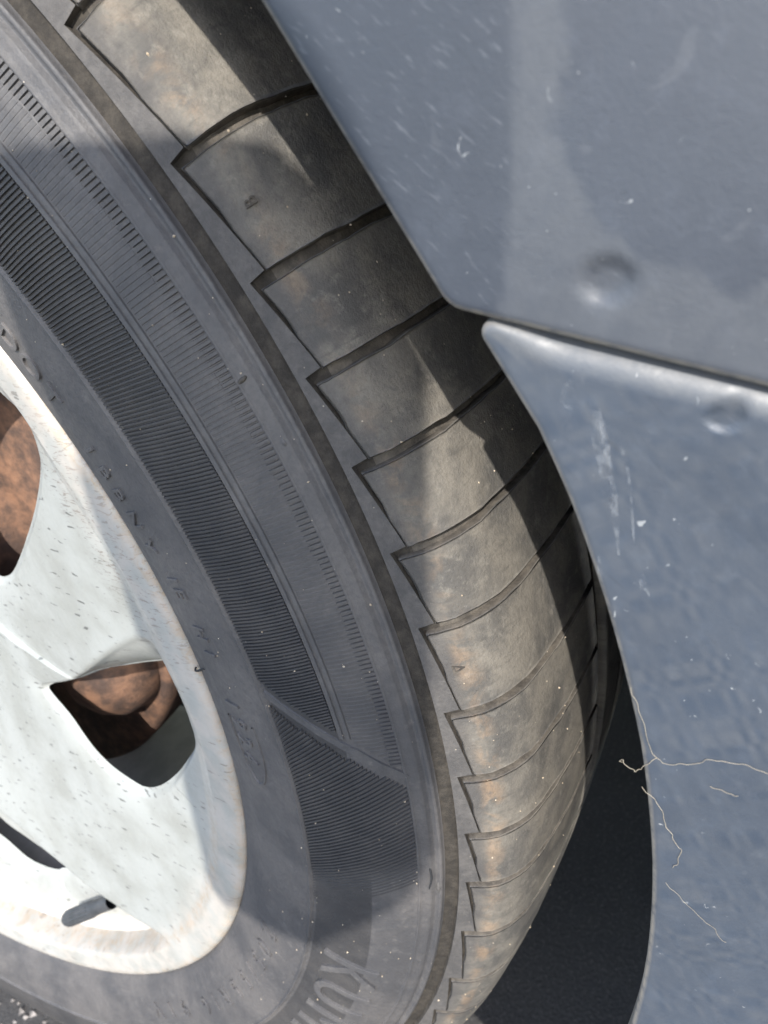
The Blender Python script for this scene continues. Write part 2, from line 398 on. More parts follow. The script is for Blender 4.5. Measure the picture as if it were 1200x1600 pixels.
# ---- tread blocks
F_TH = [29.5, 24.0, 18.0, 12.34, 6.75, 1.92, -2.03, -5.91, -9.92, -13.70, -18.42, -22.45, -26.48, -30.42, -35.09, -40.54, -45.2, -49.2, -53.3, -57.4, -62.0, -67.2, -71.4]
seqs = [4.0, 4.7, 5.5, 4.0, 3.9, 4.8, 5.4, 4.1]
k = 0
while F_TH[-1] > -326.0: F_TH.append(F_TH[-1]-seqs[k % 8]); k += 1
last = F_TH[0]-360
F_TH = [t for t in F_TH if t > last+3]+[last]
GR_UP, GR_LO = .08, -.42            # groove of a pitch spans [th+GR_LO, th+GR_UP]
s_wa = float(s_of_r(.2931)); s_wj = float(s_of_r(.2982))
NU, NV = 13, 20
for ki in range(len(F_TH)-1):
    t0, t1 = F_TH[ki]+GR_LO, F_TH[ki+1]+GR_UP
    near = -60 < F_TH[ki] < 35
    nu, nv = (NU, NV) if near else (5, 8)
    u = np.linspace(0, 1, nu)
    if near: u = np.r_[0, .02, np.linspace(.09, .91, nu-4), .98, 1]
    th = t0+(t1-t0)*u
    # left edge of the block: wide slot first, a little step half way, then a thin slit
    wedge_line = s_of_r(.2947)+(s_wj-s_of_r(.2947))*(F_TH[ki]-th)/(F_TH[ki]-t1)
    slot = np.where(u < .42, .00110, np.where(u < .52, .00080, .00045))
    sl = wedge_line+slot+.00010*noise1(th*1.0, ki, 5)
    q = np.linspace(0, 1, nv)**1.15
    if near: q = np.r_[0, .008, q[2:-1]*.97, .994, 1] if len(q[2:-1])+4 == nv else np.r_[0, .008, q[1:-2], .994, 1][:nv]
    q[-1] = 1; q = np.sort(q)
    S = sl[:, None]+(S_END-sl[:, None])*q[None, :]
    wob = np.zeros((nu, nv))
    wob[0] += .035*noise1(q*30, ki+5)+.05*np.where(q > .30, noise1(q*9, ki+50), 0); wob[-1] += .03*noise1(q*34, ki+80)-.05*sstep(.26, .28, q)
    T = th[:, None]+wob
    H = .00018*noise1(S*220+ki, 3)+0*T
    # rings: top, chamfer, wall
    def ring(a): return np.r_[a[0, :], a[1:-1, -1], a[-1, ::-1], a[-2:0:-1, 0]]
    idx = np.arange(nu*nv).reshape(nu, nv); ri = ring(idx)
    P = [surf(S, T, H).reshape(-1, 3)]; UV = [suv(S, T)]
    Sr, Tr = ring(S), ring(T)
    cS, cT = S.mean(), T.mean()
    n = len(ri)
    sg = np.zeros((n, 2))
    sg[:nv, 1] = 1; sg[nv-1:nv+nu-2+1, 0] = 1; sg[nv+nu-2:nv+nu-2+nv, 1] = -1; sg[nv+nu-2+nv-1:, 0] = -1; sg[0, 0] = -1
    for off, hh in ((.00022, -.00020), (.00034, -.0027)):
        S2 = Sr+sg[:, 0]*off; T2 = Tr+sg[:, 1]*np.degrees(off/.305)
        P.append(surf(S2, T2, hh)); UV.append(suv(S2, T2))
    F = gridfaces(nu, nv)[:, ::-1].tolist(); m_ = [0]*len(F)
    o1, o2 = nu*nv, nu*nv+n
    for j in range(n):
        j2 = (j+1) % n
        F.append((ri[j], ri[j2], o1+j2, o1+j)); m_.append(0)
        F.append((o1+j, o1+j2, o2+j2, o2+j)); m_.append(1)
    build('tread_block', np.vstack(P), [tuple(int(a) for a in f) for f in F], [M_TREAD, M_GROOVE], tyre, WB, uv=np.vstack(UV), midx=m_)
    # shoulder wedge between the dark groove and the slit
    nw = 11 if near else 4
    ta, tb = F_TH[ki]-.0, F_TH[ki+1]+GR_UP+.03
    tw = np.linspace(ta, tb, nw)
    so = s_of_r(.2947)+(s_wj-s_of_r(.2947))*(F_TH[ki]-tw)/(F_TH[ki]-tb)
    # upper boundary of this wedge belongs to the previous groove; the wedge also closes the strip below the next vertex
    rows = np.linspace(0, 1, 4)
    Sw = s_wa+(so[:, None]-s_wa)*rows[None, :]
    Tw = tw[:, None]+0*rows[None, :]
    # last column follows the groove end down to the next vertex
    Sx = np.r_[Sw, Sw[-1:]*0+np.linspace(s_wa, s_of_r(.2947), 4)[None, :]]; Tx = np.r_[Tw, np.full((1, 4), F_TH[ki+1])]
    P0 = surf(Sx, Tx, 0.0); nwr = len(Sx)
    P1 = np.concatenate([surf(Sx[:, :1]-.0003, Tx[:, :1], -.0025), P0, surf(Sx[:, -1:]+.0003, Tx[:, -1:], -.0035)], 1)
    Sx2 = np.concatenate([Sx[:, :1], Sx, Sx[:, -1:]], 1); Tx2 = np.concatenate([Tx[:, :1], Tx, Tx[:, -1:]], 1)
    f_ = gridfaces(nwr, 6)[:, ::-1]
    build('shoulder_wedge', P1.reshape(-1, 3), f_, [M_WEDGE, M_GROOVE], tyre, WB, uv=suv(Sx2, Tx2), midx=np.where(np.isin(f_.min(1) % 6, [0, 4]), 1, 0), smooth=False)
# centre ribs of the tread
for xa, xb in ((-.068, -.090), (-.097, -.119), (-.127, -.180)):
    sA = np.interp(-xa, -pro[NH//2:, 0], ds[NH//2:]); sB = np.interp(-xb, -pro[NH//2:, 0], ds[NH//2:])
    ss = np.r_[sA-.0006, np.linspace(sA, sB, 8), sB+.0006]; hh = np.r_[-.003, np.zeros(8), -.003]
    t3 = np.arange(0, 360, 1.5)
    build('tread_rib', surf(ss[None], t3[:, None], hh[None]).reshape(-1, 3), gridfaces(len(t3), 10, True)[:, ::-1], M_TREAD, tyre, WB, uv=suv(ss[None], t3[:, None]))

# ---- lettering raised on the sidewall
dg = None
def text_mesh(body, size, extrude, bevel, offset=0.0):
    cu = bpy.data.curves.new('lettering', 'FONT'); cu.body = body; cu.size = size; cu.extrude = extrude; cu.bevel_depth = bevel; cu.bevel_resolution = 1
    cu.resolution_u = 6; cu.align_x = 'CENTER'; cu.offset = offset
    o = bpy.data.objects.new('lettering', cu); C.objects.link(o)
    d = bpy.context.evaluated_depsgraph_get(); me = o.evaluated_get(d).to_mesh()
    bm = bmesh.new(); bm.from_mesh(me)
    for ax, step in ((0, .0025), (1, .0015)):
        lo = min(v.co[ax] for v in bm.verts); hi = max(v.co[ax] for v in bm.verts); no = Vector((1, 0, 0)) if ax == 0 else Vector((0, 1, 0))
        for q in np.arange(lo+step, hi-step*.3, step):
            bmesh.ops.bisect_plane(bm, geom=bm.verts[:]+bm.edges[:]+bm.faces[:], plane_co=no*float(q), plane_no=no, dist=1e-7)
    bmesh.ops.triangulate(bm, faces=[f for f in bm.faces if len(f.verts) > 4]); bm.verts.index_update()
    V = np.array([v.co[:] for v in bm.verts]); F = [tuple(v.index for v in p.verts) for p in bm.faces]; bm.free()
    o.evaluated_get(d).to_mesh_clear(); bpy.data.objects.remove(o); bpy.data.curves.remove(cu)
    return V, F
def lettering(body, th, r0, height, h=.00055, width=1.0, name='lettering', h_base=.0003, bold=0.0, mat=None):
    V, F = text_mesh(body, height/.70, h, .00008, bold)
    s0 = s_of_r(r0)
    S = s0+V[:, 1]; T = th-np.degrees(V[:, 0]*width/(r0+height/2)); H = h_base+V[:, 2]
    return build(name, surf(S, T, H), [f for f in F], mat or M_LET, tyre, WB, uv=suv(S, T), smooth=False)
for ch, th in zip('DOT', (6.85, 5.0, 3.1)): lettering(ch, th, .2312, .0060, width=1.05)
for ch, th in zip('1BBNY', (-.45, -1.95, -3.45, -5.2, -7.0)): lettering(ch, th, .2312, .0048)
for ch, th in zip('1EH1', (-9.35, -10.35, -13.3, -14.85)): lettering(ch, th, .2335, .0048)
for ch, th in zip('1924', (-18.9, -20.5, -22.1, -23.6)): lettering(ch, th, .2333, .0056)
ov = [(.2365+.0052*math.sin(a), -21.6+4.4*math.cos(a)) for a in np.linspace(-2.2, 2.2, 41)][::-1]
ov = [(r, -21.6-(t+21.6)) for r, t in ov]
strip('raised_line', [(r, t) for r, t in ov if t < -20.0], .0005, .0008, h0=.0002)
for ch, th in zip('205/55R16', (-45.6, -48.6, -51.6, -54.2, -56.9, -60.1, -63.4, -66.2, -68.8)): lettering(ch, th, .2325, .0072, h=.0008, width=1.1)
for ch, th in zip('91V', (-74.0, -77.2, -80.4)): lettering(ch, th, .2315, .0072, h=.0008, width=1.1)
for ch, th in zip('KUMHO', (-42.3, -46.7, -51.6, -56.6, -61.4)): lettering(ch, th, .2572, .0185, h=.0008, h_base=0, width=.98)
# wear mark and size mark moulded on the tread shoulder
def tread_mark(body, th, s_off, size, rot):
    V, F = text_mesh(body, size, .0003, .00005)
    c, s = math.cos(rot), math.sin(rot)
    V[:, 1] -= size*.35
    X = V[:, 0]*c-V[:, 1]*s; Y = V[:, 0]*s+V[:, 1]*c
    S = S_F+s_off+Y; T = th-np.degrees(X/.305)
    build('moulded_mark', surf(S, T, .0001+V[:, 2]), F, M_GROOVE, tyre, WB, uv=suv(S, T), smooth=False)
tread_mark('B', 4.15, .0085, .0032, math.pi)
tri = [(-.0014, -.0012), (.0016, 0), (-.0014, .0014)]
def tri_mark(th, s_off):
    V, F = [], []
    for sc, hh in ((1.0, -.0001), (.95, .00035), (.55, .00035), (.5, -.0002)):
        for a, b in tri: V.append(surf(S_F+s_off+a*sc, th-np.degrees(b*sc/.305), hh))
    for r in range(3):
        for j in range(3): F.append((r*3+j, r*3+(j+1) % 3, r*3+3+(j+1) % 3, r*3+3+j))
    build('moulded_mark', np.array(V), F, M_GROOVE, tyre, WB, uv=np.zeros((12, 2)), smooth=False)
tri_mark(-16.1, .0062)
# moulding vent nub beside the ribs and rubber whiskers
def lump(name, s, th, ls, lt, h, mat, ang=0):
    V, F = [], []; n, m = 10, 4
    for i in range(n):
        a = 2*math.pi*i/n
        for j in range(m):
            q = j/(m-1)*math.pi/2; x, y = math.cos(a)*math.cos(q)*ls, math.sin(a)*math.cos(q)*lt
            x, y = x*math.cos(ang)-y*math.sin(ang), x*math.sin(ang)+y*math.cos(ang)
            V.append(surf(s+x, th+np.degrees(y/.29), h*math.sin(q)))
    return build(name, np.array(V), gridfaces(n, m, True), mat, tyre, WB, uv=np.zeros((n*m, 2)))
lump('vent_nub', s_of_r(.2842), -.95, .0014, .0006, .0011, M_GROOVE, .2)
lump('vent_nub', s_of_r(.2852), -3.9, .0008, .0013, .0006, M_SIDE)
lump('vent_nub', s_of_r(.2880), -31.0, .0007, .0024, .0007, M_WEDGE)
def tube(name, pts, rad, mat, parent=None, base=(0, 0, 0), sides=6, sub=8):
    p = crom(pts, sub); n = len(p); V = []
    rad = np.broadcast_to(np.asarray(rad, float), (n,)) if np.ndim(rad) == 0 else np.interp(np.linspace(0, 1, n), np.linspace(0, 1, len(rad)), rad)
    d = np.gradient(p, axis=0); d /= np.linalg.norm(d, axis=1)[:, None]
    a = np.cross(d, [0.31, .2, .93]); a /= np.linalg.norm(a, axis=1)[:, None]; b = np.cross(d, a)
    for i in range(n):
        for k in range(sides):
            q = 2*math.pi*k/sides; V.append(p[i]+rad[i]*(a[i]*math.cos(q)+b[i]*math.sin(q)))
    F = []
    for i in range(n-1):
        for k in range(sides): F.append((i*sides+k, i*sides+(k+1) % sides, (i+1)*sides+(k+1) % sides, (i+1)*sides+k))
    F.append(tuple(range(sides))[::-1]); F.append(tuple((n-1)*sides+k for k in range(sides)))
    return build(name, np.array(V), F, mat, parent, base)
tube('rubber_whisker', [surf(s_of_r(.2858), -29.2, 0), surf(s_of_r(.2862), -29.9, .0012), surf(s_of_r(.2856), -30.7, .0016)], [.0004, .0003, .0002], M_DARK, tyre, WB)
tube('rubber_whisker', [surf(s_of_r(.226), -17.1, 0), surf(s_of_r(.222), -17.6, .0015), surf(s_of_r(.2165), -18.0, .0022)], [.00035, .0003, .0002], M_DARK, tyre, WB)
# grit sticking to the rubber
V, F = [], []
for i in range(280):
    th = rnd.uniform(-60, 14)
    k_ = rnd.random()
    if k_ < .09: s = rnd.uniform(s_of_r(.2896), s_of_r(.2925)); h = -.0021
    elif k_ < .62: s = rnd.uniform(s_of_r(.232), s_of_r(.288)); h = .0003; th = -60+74*rnd.random()**1.0
    else: s = rnd.uniform(S_F, S_F+.05); h = 0
    q = rnd.choice([.00012, .00016, .0002, .00026, .00036]); c = surf(s, th, h); k = len(V)
    for ax in range(3):
        for sg_ in (-1, 1):
            d = np.zeros(3); d[ax] = sg_*q*rnd.uniform(.6, 1.3); V.append(c+d)
    F += [(k+a, k+2+b, k+4+c2) for a in (0, 1) for b in (0, 1) for c2 in (0, 1)]
tag(build('grit', np.array(V), F, M_GRIT, tyre, WB, smooth=False), kind='stuff')

# ------------------------------------------------------------------ alloy rim (height field with real window openings)
W1 = [(0.1994, 0.0192), (0.2020, 0.0139), (0.1982, 0.0062), (0.1887, -0.0015), (0.1659, -0.0118), (0.1372, -0.0215), (0.1113, -0.0276), (.096, -.024), (.088, -.006), (.100, .024), (.135, .045), (.172, .050), (.190, .036)]
W2 = [(0.0838, -0.0727), (0.1068, -0.0728), (0.1348, -0.0717), (0.1590, -0.0713), (0.1774, -0.0723), (0.1835, -0.0778), (0.1779, -0.0944), (0.1628, -0.1051), (0.1421, -0.1155), (0.1216, -0.1201), (0.1089, -0.1157), (0.0954, -0.1032), (0.0898, -0.0873)]
W2O = [(0.0820, -0.0721), (0.1204, -0.0683), (0.1585, -0.0590), (0.1833, -0.0549), (0.1931, -0.0569), (0.1930, -0.0637), (0.1893, -0.0761), (0.1787, -0.0944), (0.1631, -0.1056), (0.1417, -0.1164), (0.1207, -0.1210), (0.1069, -0.1167), (0.0929, -0.1038), (0.0876, -0.0876)]
W3 = [(-0.0566, -0.1456), (-0.0425, -0.1584), (-0.0186, -0.1772), (-.0275, -.1798), (-0.0395, -0.1792), (-0.0564, -0.1728), (-0.0692, -0.1583), (-.09, -.138), (-.094, -.112), (-.08, -.102), (-.067, -.124)]
REC = [(-.060, -.085), (-0.0194, -0.1301), (0.0005, -0.1496), (0.0284, -0.1734), (0.0520, -0.1868), (0.0821, -0.1951)]
REC += [(.2085*math.cos(math.radians(a)), .2085*math.sin(math.radians(a))) for a in range(-70, -136, -5)]+[(-.12, -.11), (-.09, -.08)]
def sdist(poly, Y, Z):
    """signed distance, negative inside"""
    p = np.asarray(poly, float); best = np.full(Y.shape, 1e9); ins = np.zeros(Y.shape, bool)
    for i in range(len(p)):
        a, b = p[i-1], p[i]; e = b-a; L = (e**2).sum()+1e-12
        t = np.clip(((Y-a[0])*e[0]+(Z-a[1])*e[1])/L, 0, 1)
        best = np.minimum(best, (Y-a[0]-t*e[0])**2+(Z-a[1]-t*e[1])**2)
        c = ((a[1] > Z) != (b[1] > Z)) & (Y < (b[0]-a[0])*(Z-a[1])/(b[1]-a[1]+1e-15)+a[0]); ins ^= c
    return np.where(ins, -1, 1)*np.sqrt(best)
def rotp(poly, deg):
    c, s = math.cos(math.radians(deg)), math.sin(math.radians(deg)); return [(c*a-s*b, s*a+c*b) for a, b in poly]
fr = [.03, .05, .10, .15, .19, .203, .209, .2165, .2185, .2196, .2202, .2205]; fx = [-.037, -.035, -.022, -.012, -.006, -.004, -.0012, 0, 0, -.0006, -.0014, -.0030]
thr = np.r_[np.arange(-140, 25, .25), np.arange(25, 220, .5)]
rr = np.r_[np.linspace(.03, .085, 12)[:-1], np.arange(.085, .2145, .0008), np.array([.2145, .2155, .2165, .2175, .2182, .2188, .2191, .2194, .2197, .2200, .2202, .2204, .2205])]
TH, RR = np.meshgrid(np.radians(thr), rr, indexing='ij'); Y, Z = RR*np.cos(TH), RR*np.sin(TH)
X = np.interp(RR, fr, fx)
# crease from lip down the upper spoke: inner side slopes away
fa, fb = np.array([.2211, .0091]), np.array([.1571, -.0564]); e = (fb-fa)/np.linalg.norm(fb-fa)
dl = (Y-fa[0])*e[1]-(Z-fa[1])*e[0]
dl = dl if ((.12-fa[0])*e[1]-(-.04-fa[1])*e[0]) > 0 else -dl
spk = sstep(-70, -30, np.degrees(TH))*0+((np.degrees(TH) > -30) & (np.degrees(TH) < 25))
X = X-np.where(spk, .16*np.maximum(dl, 0)*sstep(.0, .006, dl)*sstep(.0, .03, RR-.06), 0)*.22
# lower spoke crown
ca, cb = np.array([.05, -.075]), np.array([.098, -.182]); e2 = (cb-ca)/np.linalg.norm(cb-ca)
dc = np.abs((Y-ca[0])*e2[1]-(Z-ca[1])*e2[0]); lowspk = (np.degrees(TH) < -38) & (np.degrees(TH) > -100)
X = X-np.where(lowspk, 0.5*np.minimum(dc, .04)**2*sstep(.212, .195, RR), 0)
w1c, w2c, w2o, w3c = crom(W1, 8, True), crom(W2, 8, True), crom(W2O, 8, True), crom(W3, 8, True)
sr = sdist(REC, Y, Z)
tip = sstep(0, .055, np.hypot(Y-.0821, Z+.1951))
X = X-.014*tip*sstep(.0004, -.0028, sr)
so_, si_ = sdist(w2o, Y, Z), sdist(w2c, Y, Z)
tt = np.clip(-so_/(-so_+np.maximum(si_, 0)+1e-6), 0, 1)*(so_ < 0)*sstep(-42, -30, np.degrees(TH)); si_keep = si_
X = X-.010*tt*sstep(0, .004, -so_+.001)
hole = si_
for p in (w1c, w3c): hole = np.minimum(hole, sdist(p, Y, Z))
extra = [rotp(w2c, a) for a in (75, 105, 150, 185)]
for p in extra: hole = np.minimum(hole, sdist(p, Y, Z))
X = X-.0016*sstep(.0016, -.0010, hole)-.0016*np.clip(1-np.maximum(hole, 0)/.013, 0, 1)**2
grime = np.clip(sstep(.2150, .2200, RR)*.8+.8*sstep(.0040, .0, np.abs(RR-.2065))*sstep(-30, -40, np.degrees(TH)), 0, 1)
scuff = sstep(.188, .2, RR)*(sstep(-24, -12, np.degrees(TH)))*sstep(12, 0, np.degrees(TH))
pink = sstep(.195, .21, RR)*.8
F_ = gridfaces(len(thr), len(rr), True)
LV = -.0012
keep = hole.ravel()[F_].mean(1) > LV
Fk = F_[keep]
ed = np.sort(np.concatenate([Fk[:, [0, 1]], Fk[:, [1, 2]], Fk[:, [2, 3]], Fk[:, [3, 0]]]), axis=1)
key = ed[:, 0].astype(np.int64)*10000000+ed[:, 1]
uq, cnt = np.unique(key, return_counts=True)
bd = np.unique(np.r_[uq[cnt == 1]//10000000, uq[cnt == 1] % 10000000])
bd = bd[np.abs(hole.ravel()[bd]-LV) < .003]
P0y, P0z = Y.ravel()[bd], Z.ravel()[bd]
allh = [w2c, w1c, w3c]+[np.array(p) for p in extra]
def hole_at(y, z):
    h = np.full(y.shape, 1e9)
    for p in allh: h = np.minimum(h, sdist(p, y, z))
    return h
for _ in range(3):
    h0 = hole_at(P0y, P0z); e5 = 1e-5
    gy = (hole_at(P0y+e5, P0z)-h0)/e5; gz = (hole_at(P0y, P0z+e5)-h0)/e5; gg = np.maximum(gy*gy+gz*gz, .3)
    P0y = P0y-gy*(h0-LV)/gg; P0z = P0z-gz*(h0-LV)/gg
Y.ravel()[bd] = P0y; Z.ravel()[bd] = P0z
rim = build('alloy_rim', np.stack([X, Y, Z], -1).reshape(-1, 3), Fk[:, ::-1], M_RIM, wheel, WB,
            attr=np.stack([grime, scuff, pink, np.ones_like(pink)], -1).reshape(-1, 4))
tag(rim, 'scuffed white painted alloy wheel with oval openings')
t4 = np.arange(0, 360, 3); bx = np.array([-.008, -.014, -.03, -.09, -.15, -.175]); br = np.array([.2165, .205, .196, .190, .190, .214])
build('barrel', np.stack([np.broadcast_to(bx, (120, 6)), br*np.cos(np.radians(t4))[:, None], br*np.sin(np.radians(t4))[:, None]], -1).reshape(-1, 3), gridfaces(120, 6, True), M_BARREL, rim, WB)
hx = np.array([-.0385, -.0335, -.0320, -.0320]); hrr = np.array([.0318, .0318, .030, .0005])
build('hub_cap', np.stack([np.broadcast_to(hx, (120, 4)), hrr*np.cos(np.radians(t4))[:, None], hrr*np.sin(np.radians(t4))[:, None]], -1).reshape(-1, 3), gridfaces(120, 4, True)[:, ::-1], M_VALVE, rim, WB)
# valve stem: ribbed rubber cap poking out of the recess
va, vb = np.array([-.016, .0180, -.1890]), np.array([-.0080, -.0195, -.1945])
ax = (vb-va)/np.linalg.norm(vb-va); a_ = np.cross(ax, [1, 0, 0]); a_ /= np.linalg.norm(a_); b2 = np.cross(ax, a_)
L = np.linalg.norm(vb-va); prof = [(0, .0036), (.35, .0036), (.42, .0040), (.92, .0040), (.97, .0035), (1.0, .0028), (1.0, .0001)]
V = []
for q, r0 in prof:
    for k in range(32): 
        an = 2*math.pi*k/32; r1 = r0*(1+(.05 if k % 2 else -.05)*(.4 < q < .95)); V.append(va+ax*L*q+r1*(a_*math.cos(an)+b2*math.sin(an)))
Fv = [(i*32+k, i*32+(k+1) % 32, (i+1)*32+(k+1) % 32, (i+1)*32+k) for i in range(len(prof)-1) for k in range(32)]
tag(build('valve_stem', np.array(V), Fv, M_VALVE, rim, WB, smooth=False), 'dark ribbed rubber valve cap')
# brake disc behind the openings
dx = np.array([-.040, -.040, -.058, -.060, -.060, -.0625, -.080, -.082]); dr = np.array([.02, .072, .078, .082, .140, .1425, .1425, .10])
disc = build('brake_disc', np.stack([np.broadcast_to(dx, (120, 8)), dr*np.cos(np.radians(t4))[:, None], dr*np.sin(np.radians(t4))[:, None]], -1).reshape(-1, 3), gridfaces(120, 8, True)[:, ::-1], M_RUST, wheel, WB)
tag(disc, 'rusty brown brake disc seen through the wheel openings')

# ------------------------------------------------------------------ car body: fender and bumper skins
CB = (-.3, .45, .16)
body = empty('car', CB)
tag(body, 'blue-grey plastic car corner panels around the wheel arch, meeting at a seam', 'car')
XP = .0200
def offset_rings(O, N, T, dists, far):
    """O outline (n,2), N inward normals, T far targets"""
    R = []
    for d in dists: R.append(O+N*d)
    b0 = R[-1]
    for w in far: R.append(b0+(T-b0)*w)
    return np.stack(R, 1)
def polar(r, t): t = np.radians(t); return np.stack([r*np.cos(t), r*np.sin(t)], -1)
def outline_normals(O, sign):
    d = np.gradient(O, axis=0); d /= np.linalg.norm(d, axis=1)[:, None]
    n = np.stack([-d[:, 1], d[:, 0]], 1)*sign
    for _ in range(14):
        n[1:-1] = (n[:-2]+2*n[1:-1]+n[2:])/4
    return n/np.linalg.norm(n, axis=1)[:, None]
def resample(P, step):
    P = np.asarray(P, float); L = np.r_[0, np.cumsum(np.linalg.norm(np.diff(P, axis=0), axis=1))]
    n = max(2, int(L[-1]/step)); t = np.linspace(0, L[-1], n)
    return np.stack([np.interp(t, L, P[:, 0]), np.interp(t, L, P[:, 1])], 1)
def fillet(a, b, c, r, n=14):
    a, b, c = map(np.asarray, (a, b, c)); u = (a-b)/np.linalg.norm(a-b); v = (c-b)/np.linalg.norm(c-b)
    ang = math.acos(u@v); d = r/math.tan(ang/2); p, q = b+u*d, b+v*d; m = b+(u+v)/np.linalg.norm(u+v)*(r/math.sin(ang/2))
    out = []
    a0 = math.atan2(*(p-m)[::-1]); a1 = math.atan2(*(q-m)[::-1]); dd = (a1-a0+math.pi) % (2*math.pi)-math.pi
    return np.array([m+r*np.array([math.cos(a0+dd*t), math.sin(a0+dd*t)]) for t in np.linspace(0, 1, n)])
DENTS = [((.3612, -.0148), .0034, .0029, .0009), ((.3675, -.0372), .0027, .0020, .0007)]
def dentm(P):  # dent interiors also darkened in colour, deepening their shading
    m = np.zeros(P.shape[:-1])
    for (cc, ra, rb, dep) in DENTS: m = np.maximum(m, sstep(1.0, .6, ((P[..., 0]-cc[0])/ra)**2+((P[..., 1]-cc[1])/rb)**2))
    return m*1.2
def base_x(P, d, kcurve):
    x = XP-kcurve*np.minimum(d, .12)**2
    for (cc, ra, rb, dep) in DENTS:
        q = ((P[..., 0]-cc[0])/ra)**2+((P[..., 1]-cc[1])/rb)**2
        x = x-dep*sstep(1.05, .50, q)
    return x
def panel(name, O, T, sign, mat, R, kcurve, xoff, maskf, depth=.010, Rarr=None):
    N = outline_normals(O, sign); n = len(O)
    Rv = np.full(n, R) if Rarr is None else Rarr
    # rolled edge: back flange, quarter round, then face
    rows_d, rows_x = [], []
    rows_d.append(np.zeros(n)+.0004); rows_x.append(-depth-Rv)
    rows_d.append(np.zeros(n)); rows_x.append(-Rv)
    for a in np.linspace(0, math.pi/2, 7)[1:]:
        rows_d.append(Rv*(1-math.cos(a))); rows_x.append(-Rv*(1-math.sin(a)))
    dmax = Rv.max()
    near = [Rv+.0005]
    P, Xr, D = [], [], []
    for dd, xx in zip(rows_d, rows_x): P.append(O+N*dd[:, None]); Xr.append(xx); D.append(dd)
    for d in near: P.append(O+N*d[:, None]); Xr.append(np.zeros(n)); D.append(d)
    b0 = O+N*near[-1][:, None]; Lf = np.linalg.norm(T-b0, axis=1)
    w = np.r_[np.arange(1, 60)*.0010/ .40, np.array([.18, .24, .32, .45, .6, .8, 1.0])]
    for q in w:
        p = b0+(T-b0)*q; P.append(p); Xr.append(np.zeros(n)); D.append(near[-1]+Lf*q)
    P = np.stack(P, 1); Xr = np.stack(Xr, 1); D = np.stack(D, 1)
    Dt = D.copy()
    for j in range(len(rows_d)+len(near), P.shape[1]):
        Dt[:, j] = np.sqrt(((P[:, j][:, None, :]-O[None, ::2, :])**2).sum(-1)).min(1)
    D = Dt
    X = base_x(P, D, kcurve)+Xr+xoff
    V = np.concatenate([X[..., None], P], -1)
    at = maskf(P, D, Xr, Rv)
    f = gridfaces(n, P.shape[1])
    return build(name, V.reshape(-1, 3), f if sign < 0 else f[:, ::-1], mat, body, CB, attr=at.reshape(-1, 4), uv=P.reshape(-1, 2))
def edge_mask(Xr, Rv, lo, hi, D):
    q = -Xr/Rv[:, None]
    return np.maximum(sstep(lo, hi, q), .75*sstep(.0012, .0003, D))
# upper skin: arch edge, rounded corner, seam
arch_u = polar(np.interp(np.arange(125, -.9, -1.0), [-2, 0, 3, 6, 20, 125], [.3400, .3398, .3390, .3382, .3370, .3400]), np.arange(125, -.9, -1.0))
cor = np.array([.3398, -.0090]); seam_dir = np.array([.374-.342, -.034+.009]); seam_dir /= np.linalg.norm(seam_dir)
seam_u = np.array([cor+seam_dir*t for t in (.0, .02, .04, .08, .14, .25)])
fl = fillet(arch_u[-6], cor, seam_u[3], .0048)
O_u = resample(np.vstack([arch_u[:-6], fl, seam_u[1:]]), .0011)
L_ = np.linspace(0, 1, len(O_u))
kc = np.argmin(np.linalg.norm(O_u-cor, axis=1))
def far_target_u(O, kc):
    T = np.zeros_like(O); n = len(O)
    for i in range(n):
        if i <= kc:
            t = i/kc; r, a = .72-.10*t, 125+(34-125)*t
            T[i] = (r*math.cos(math.radians(a)), r*math.sin(math.radians(a)))
        else:
            t = (i-kc)/(n-1-kc); a = 34+(-8-34)*t; r = .62+.02*t
            T[i] = (r*math.cos(math.radians(a)), r*math.sin(math.radians(a)))
    return T
STAIN = np.array([[.40, .055], [.3720, .024], [.3680, .012], [.3631, .0038], [.3632, -.0067], [.3650, -.0125], [.3679, -.0166], [.3715, -.0185], [.3735, -.0233], [.3760, -.0225], [.3775, -.0228], [.42, -.03], [.46, .05]])
SHADE_ZONE = np.array([[.3644, .0179], [.3574, .0038], [.3479, -.0116], [.330, -.02], [.32, .02], [.33, .06], [.375, .04]])  # darker zone painted in for the phone's dimming of the panel
def mask_u(P, D, Xr, Rv):
    wob = .0006*noise1(P[..., 0]*1400, 4)+.0004*noise1(P[..., 1]*2600, 8)
    s_st = sstep(.0006, -.0006, sdist(STAIN, P[..., 0], P[..., 1])+wob)
    s_shade = sstep(.0008, -.0012, sdist(SHADE_ZONE, P[..., 0], P[..., 1])+wob*.4)
    return np.stack([edge_mask(Xr, Rv, .2, .8, D), (1-s_st)*(1-s_shade)*.42+.04, np.maximum(s_shade, dentm(P)), np.ones_like(s_shade)], -1)
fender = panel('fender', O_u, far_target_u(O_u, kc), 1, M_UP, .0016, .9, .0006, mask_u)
tag(fender, 'grey-blue scuffed plastic wheel arch panel above the seam')
